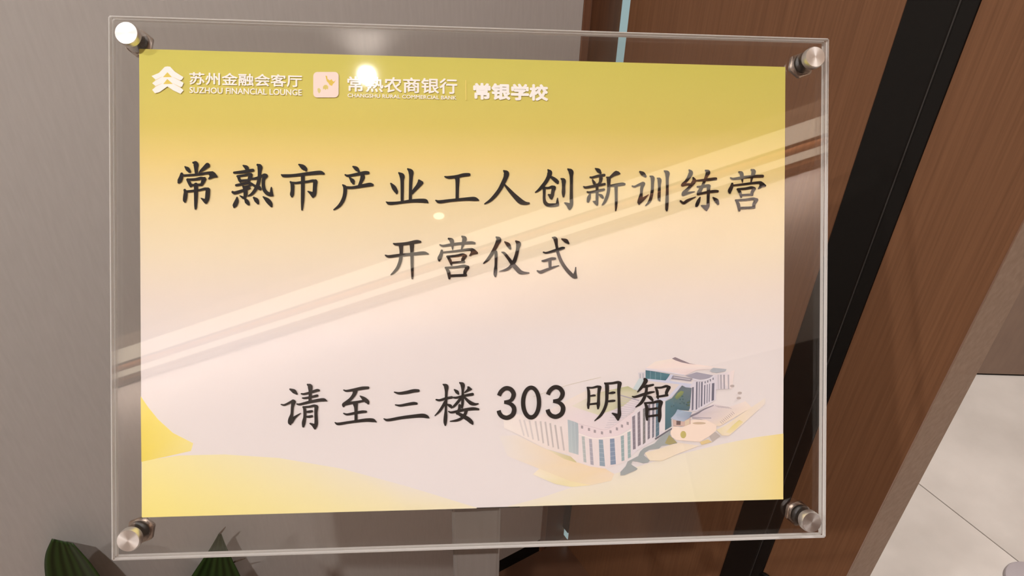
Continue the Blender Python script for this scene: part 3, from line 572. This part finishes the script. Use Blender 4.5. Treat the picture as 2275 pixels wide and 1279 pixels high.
for x, c in ((1530, 206), (1572, 176), (1622, 166), (1690, 186)):
    art.stroke([(*q5(f'{x},375')[0], 3.2), (*q5(f'{x+4},{600}')[0], 2.6)], (c, c - 6, c + 2), False)
art.poly(q5('1395,315 1450,265 1662,288 1645,320 1500,347 1430,335'), (184, 188, 196))
# glazed green front and its fascia, pale pier, canopy
art.poly(q5('690,800 800,742 930,580 960,545 1022,575 1112,582 1085,900 1065,940 900,925 790,1060 795,1190 690,1252'), [(92, 128, 140), (106, 130, 132), (112, 120, 128), (104, 116, 126), (112, 124, 130), (118, 128, 136), (96, 118, 128), (90, 112, 122), (84, 114, 124), (84, 120, 132), (90, 116, 126), (80, 112, 124)])
art.poly(q5('845,730 890,665 945,628 992,640 960,705 880,770'), [(138, 150, 100), (156, 166, 96), (150, 160, 96), (140, 150, 104), (128, 142, 104), (118, 134, 110)])
rnd = random.Random(4)
for k in range(40):
    x, y = rnd.uniform(720, 1080), rnd.uniform(700, 900)
    if y > 1700 - x * 0.9 - 150 and x < 1085:
        c = rnd.choice(((70, 98, 108), (84, 108, 112), (110, 132, 136), (98, 112, 92)))
        art.poly(ell(q5, x, y, rnd.uniform(8, 20), rnd.uniform(8, 18)), c, 2e-6)
art.poly(q5('700,785 800,722 905,610 962,532 930,518 860,590 742,722 560,752 560,775'), (216, 216, 234))
art.poly(q5('645,782 696,782 692,1280 612,1250 602,1100'), (236, 228, 230))
# forecourt, parking and pond
art.poly(q4('1110,150 1460,-20 1700,30 1960,-60 2060,40 1560,330 1480,330 1330,235 1130,215'), [(206, 196, 206), (226, 214, 220), (236, 222, 220), (244, 230, 222), (246, 230, 216), (244, 226, 206), (240, 224, 212), (226, 212, 214), (196, 188, 198)])
art.stroke([(*q4('1075,185')[0], 4), (*q4('1200,130')[0], 4), (*q4('1300,70')[0], 3), (*q4('1460,5')[0], 1.5)], (140, 134, 146), False)
art.stroke([(*q4('1120,200')[0], 3), (*q4('1420,205')[0], 2)], (176, 168, 178), False)
for k in range(9):
    t = k / 8; x, y = 1560 + 190 * t, 285 - 155 * t
    art.stroke([(*q4(f'{x},{y-26}')[0], .9), (*q4(f'{x+36},{y+10}')[0], .9)], (166, 150, 156), False)
for k in range(6):
    x, y = 1480 + 38 * k, 18 + 4 * k
    art.stroke([(*q4(f'{x},{y-12}')[0], .8), (*q4(f'{x+70},{y+22}')[0], .8)], (176, 166, 174), False)
for x, y in ((1750, -300), (1870, -190), (1855, -110)): art.poly(ell(q4, x, y, 34, 20), (196, 182, 178))
art.poly(q4('1500,390 1650,320 1900,140 2270,-110 2272,-20 1900,315 1700,485 1590,480'), [(238, 226, 190), (244, 230, 204), (244, 228, 206), (240, 230, 220), (240, 228, 220), (244, 228, 206), (246, 230, 208), (242, 226, 196)])
art.poly(q4('1650,430 1760,320 1860,235 1925,265 1800,390 1720,450'), [(244, 230, 186), (236, 222, 154), (232, 216, 148), (242, 226, 178), (242, 224, 176), (246, 230, 190)])
art.poly(q4('1390,490 1480,418 1565,488 1440,585'), (196, 186, 182)); art.poly(q4('1240,582 1370,540 1432,582 1270,628'), (232, 208, 156))
art.poly(q4('370,750 600,690 900,590 1235,640 900,765 640,880 450,875'), [(242, 228, 206), (240, 226, 204), (238, 222, 204), (246, 232, 214), (244, 228, 208), (246, 230, 204), (246, 232, 210)])
art.poly(q4('-10,1052 70,965 105,885 270,800 300,730 355,678 530,600 660,450 700,432 785,388 765,455 850,560 885,602 640,642 600,682 440,704 372,750 360,792 452,870 430,902 350,917 250,887 180,882 158,932 262,1000 240,1022 60,1100 -10,1107'), (166, 172, 174))
art.poly(q4('690,600 755,470 882,590 765,625'), (172, 162, 116))
art.stroke([(*q4('535,535')[0], 3.4), (*q4('700,430')[0], 3.2), (*q4('800,368')[0], 2.6)], (112, 110, 120), False)
art.poly(q4('775,420 830,335 960,355 1120,232 1340,232 1505,322 1500,402 1390,492 1240,582 1000,562 860,548 795,500'), (250, 230, 216))
art.poly(ell(q4, 980, 465, 46, 58), (204, 190, 120)); art.poly(ell(q4, 1230, 286, 105, 19), (212, 188, 164))
art.poly(q5('812,1085 980,1105 1095,1055 1095,1150 1000,1185 822,1185'), (214, 186, 176)); art.poly(q5('870,1098 940,1103 934,1165 870,1165'), (122, 102, 100)); art.poly(q5('1005,1100 1075,1075 1075,1150 1005,1180'), (226, 208, 184))
art.poly(q5('778,1062 845,1000 886,918 1000,945 1118,965 1080,1050 985,1112 870,1092'), [(196, 206, 224), (176, 192, 212), (166, 184, 206), (174, 190, 210), (160, 172, 190), (158, 170, 192), (180, 192, 212), (190, 202, 222)])
art.build('printed_building')

# ---------------------------------------------------------------- plant against the grey wall
M_LEAF, nt, p = mat('dark_green_leaf')
uvn = nt.nodes.new('ShaderNodeUVMap'); wv = nt.nodes.new('ShaderNodeTexWave'); wv.inputs['Scale'].default_value = 0.9; wv.inputs['Distortion'].default_value = 1.2
wv.wave_type = 'BANDS'; wv.bands_direction = 'X'
rp = ramp(nt, [(0.0, lin((24, 38, 12))), (1.0, lin((42, 64, 26)))])
nt.links.new(uvn.outputs[0], wv.inputs['Vector']); nt.links.new(wv.outputs['Fac'], rp.inputs[0]); nt.links.new(rp.outputs[0], p.inputs['Base Color'])
p.inputs['Roughness'].default_value = 0.34; p.inputs['Specular IOR Level'].default_value = 0.45
M_STEM = plain('green_stem', (52, 70, 32), 0.5); M_TIP = plain('dry_brown_leaf_tip', (92, 74, 58), 0.7)
M_POT = plain('dark_grey_pot', (70, 66, 62), 0.5); M_SOIL = noisy('soil', (40, 28, 20), (62, 46, 34), 60, 0.9, bump=0.5)
def tube(name, pts, radii, m, parent, n=8):
    bm = bmesh.new(); rings = []
    P = [Vector(q) for q in pts]
    for k, q in enumerate(P):
        t = (P[min(k + 1, len(P) - 1)] - P[max(k - 1, 0)]).normalized(); a = t.orthogonal().normalized(); b = t.cross(a)
        rings.append([bm.verts.new(q + (a * math.cos(2 * math.pi * j / n) + b * math.sin(2 * math.pi * j / n)) * radii[k]) for j in range(n)])
    for a, b in zip(rings, rings[1:]):
        for j in range(n): bm.faces.new((a[j], a[(j + 1) % n], b[(j + 1) % n], b[j]))
    bm.faces.new(rings[0][::-1]); bm.faces.new(rings[-1])
    return obj(name, bm_mesh(name, bm), m, parent, True)
def leaf(parent, mid, widths, side, fold, ribs=0.0010):
    """mid: points along the midrib from base to tip, side: direction of the blade, fold: direction its edges lift"""
    nU, nV = 30, 16
    Pm = np.array(mid, float); Wm = np.array(widths, float); tk = np.linspace(0, 1, len(Pm)); tu = np.linspace(0, 1, nU + 1)
    ctr = np.stack([np.interp(tu, tk, Pm[:, i]) for i in range(3)], 1); wu = np.interp(tu, np.linspace(0, 1, len(Wm)), Wm)
    for _ in range(3): ctr[1:-1] = (ctr[:-2] + 2 * ctr[1:-1] + ctr[2:]) / 4; wu[1:-1] = (wu[:-2] + 2 * wu[1:-1] + wu[2:]) / 4
    side = unit(side); fold = unit(fold); v = []; uv = []
    for a in range(nU + 1):
        for b in range(nV + 1):
            s = 2 * b / nV - 1
            v.append(ctr[a] + side * (s * wu[a]) + fold * (abs(s) ** 1.4 * wu[a] * 0.32 + ribs * math.cos(s * 8)))
            uv.append((s * 1.0, tu[a] * 0.5))
    f = [(a * (nV + 1) + b, a * (nV + 1) + b + 1, (a + 1) * (nV + 1) + b + 1, (a + 1) * (nV + 1) + b) for a in range(nU) for b in range(nV)]
    me = bpy.data.meshes.new('leaf'); me.from_pydata([tuple(q - np.array(parent.location)) for q in v], [], f); me.update()
    ul = me.uv_layers.new(name='UVMap')
    for lp in me.loops: ul.data[lp.index].uv = uv[lp.vertex_index]
    o = obj('leaf', me, M_LEAF, parent, True)
    sd = o.modifiers.new('thickness', 'SOLIDIFY'); sd.thickness = 0.0006
    return o
pot_x, pot_y = -0.06, 0.62
plant = thing('potted_plant', 'broad-leaved dark green potted plant by the grey wall', 'plant', (pot_x, pot_y, 0))
lathe('pot', [(0, 0), (0.085, 0), (0.09, 0.01), (0.115, 0.26), (0.12, 0.28), (0.112, 0.28), (0.105, 0.25), (0, 0.25)], M_POT, plant)
lathe('soil', [(0, 0.256), (0.06, 0.258), (0.104, 0.252), (0.104, 0.2505), (0, 0.2505)], M_SOIL, plant)
soil = np.array([pot_x, pot_y, 0.255])
camdir = unit(CAM - np.array([0, 0.7, 0.55]))
def pleaf(tip, mids, widths_px, Y, side_px=(1, 0), y2=None):
    """leaf whose midrib passes through the listed pixels at the plane Y; widths in pixels at that distance"""
    pts = [on_y(px, py, Y) for px, py in mids]; sc_ = np.linalg.norm(pts[-1] - CAM) / FPX
    side = ROT @ np.array([side_px[0], side_px[1], 0.0])
    leaf(plant, pts, [wd * sc_ for wd in widths_px], side, camdir)
    base = pts[0]; midp = (base * 0.5 + soil * 0.5) + np.array([0.0, 0.02, 0.03])
    loc = np.array(plant.location)
    tube('stem', [tuple(q - loc) for q in (soil + np.array([(base[0] - soil[0]) * .15, 0.0, -0.01]), midp, base, pts[1])], [0.0042, 0.0036, 0.0028, 0.0016], M_STEM, plant)
    return pts
# rounded leaf beside the holder's corner, and the pointed leaf under the notice with its dry tip
pleaf(None, [(225, 1520), (206, 1420), (188, 1330), (162, 1262), (140, 1202)], [4, 60, 78, 74, 66, 56, 42, 20], 0.765, (1, 0.22))
P2 = pleaf(None, [(470, 1480), (472, 1400), (476, 1320), (482, 1250), (489, 1183)], [4, 46, 66, 70, 66, 54, 34, 16, 2], 0.755)
loc = np.array(plant.location)
tip = [on_y(488, 1186, 0.755), on_y(493, 1180, 0.753), on_y(501, 1170, 0.751)]
tube('leaf_tip', [tuple(q - loc) for q in tip], [0.0012, 0.0013, 0.0005], M_TIP, plant)
tw = [on_y(500, 1262, 0.75), on_y(522, 1247, 0.748), on_y(545, 1240, 0.745)]
tube('twig', [tuple(q - loc) for q in tw], [0.0012, 0.0012, 0.0005], M_TIP, plant)

# ---------------------------------------------------------------- small things at the edges of the view
fq = on_x(1706, 1290, XR)
hook = lathe('door_bumper', [(0.0, 0.024), (0.006, 0.0235), (0.0105, 0.021), (0.0125, 0.016), (0.0125, 0.004), (0.014, 0.002), (0.014, 0.0), (0.0, 0.0)], M_BLACK)
hook.location = (XR - 0.0015, fq[1], fq[2]); hook.rotation_euler = (0, -math.pi / 2, 0)
tag(hook, 'black rounded rubber bumper low on the black door frame', 'bumper')
dq = on_floor(2290, 1300)
disc = lathe('floor_puck', [(0.0, 0.012), (0.046, 0.012), (0.052, 0.010), (0.054, 0.006), (0.054, 0.0), (0.0, 0.0)], plain('pale_grey_enamel', (172, 164, 166), 0.35), None)
disc.location = (dq[0], dq[1], 0.0); tag(disc, 'small pale grey round disc lying on the stone floor tiles', 'disc')

# main and second lamps placed where their reflections show in the acrylic
def mirror(px, py, z=2.70):
    N = SIGN[:3, 2]; d = unit(wray(px, py)); P0 = SIGN[:3, 3] + N * Zf
    Q = CAM + d * (((P0 - CAM) @ N) / (d @ N)); r = d - 2 * (d @ N) * N
    return Q + r * ((z - Q[2]) / r[2])
a = mirror(815, 160); b = mirror(975, 478)
downlight(a[0], a[1], MAIN_W, 'round recessed ceiling downlight above the sign stand', 75, (0.1, 0.5, 0.9), 0.017)
downlight(-1.55, 0.02, SIDE_FILL_W, 'added round fill downlight on the ceiling, lighting the grey wall', 75)  # added fill for the shaded wall behind the sign
downlight(b[0], b[1], SECOND_W, 'small round recessed ceiling downlight beside the cove light', 70, None, 0.02, M_LAMP2)
downlight(1.62, 0.08, HALL_W, 'round recessed ceiling downlight in the hall beyond the wood door', 48)
print('lamps', a, b)
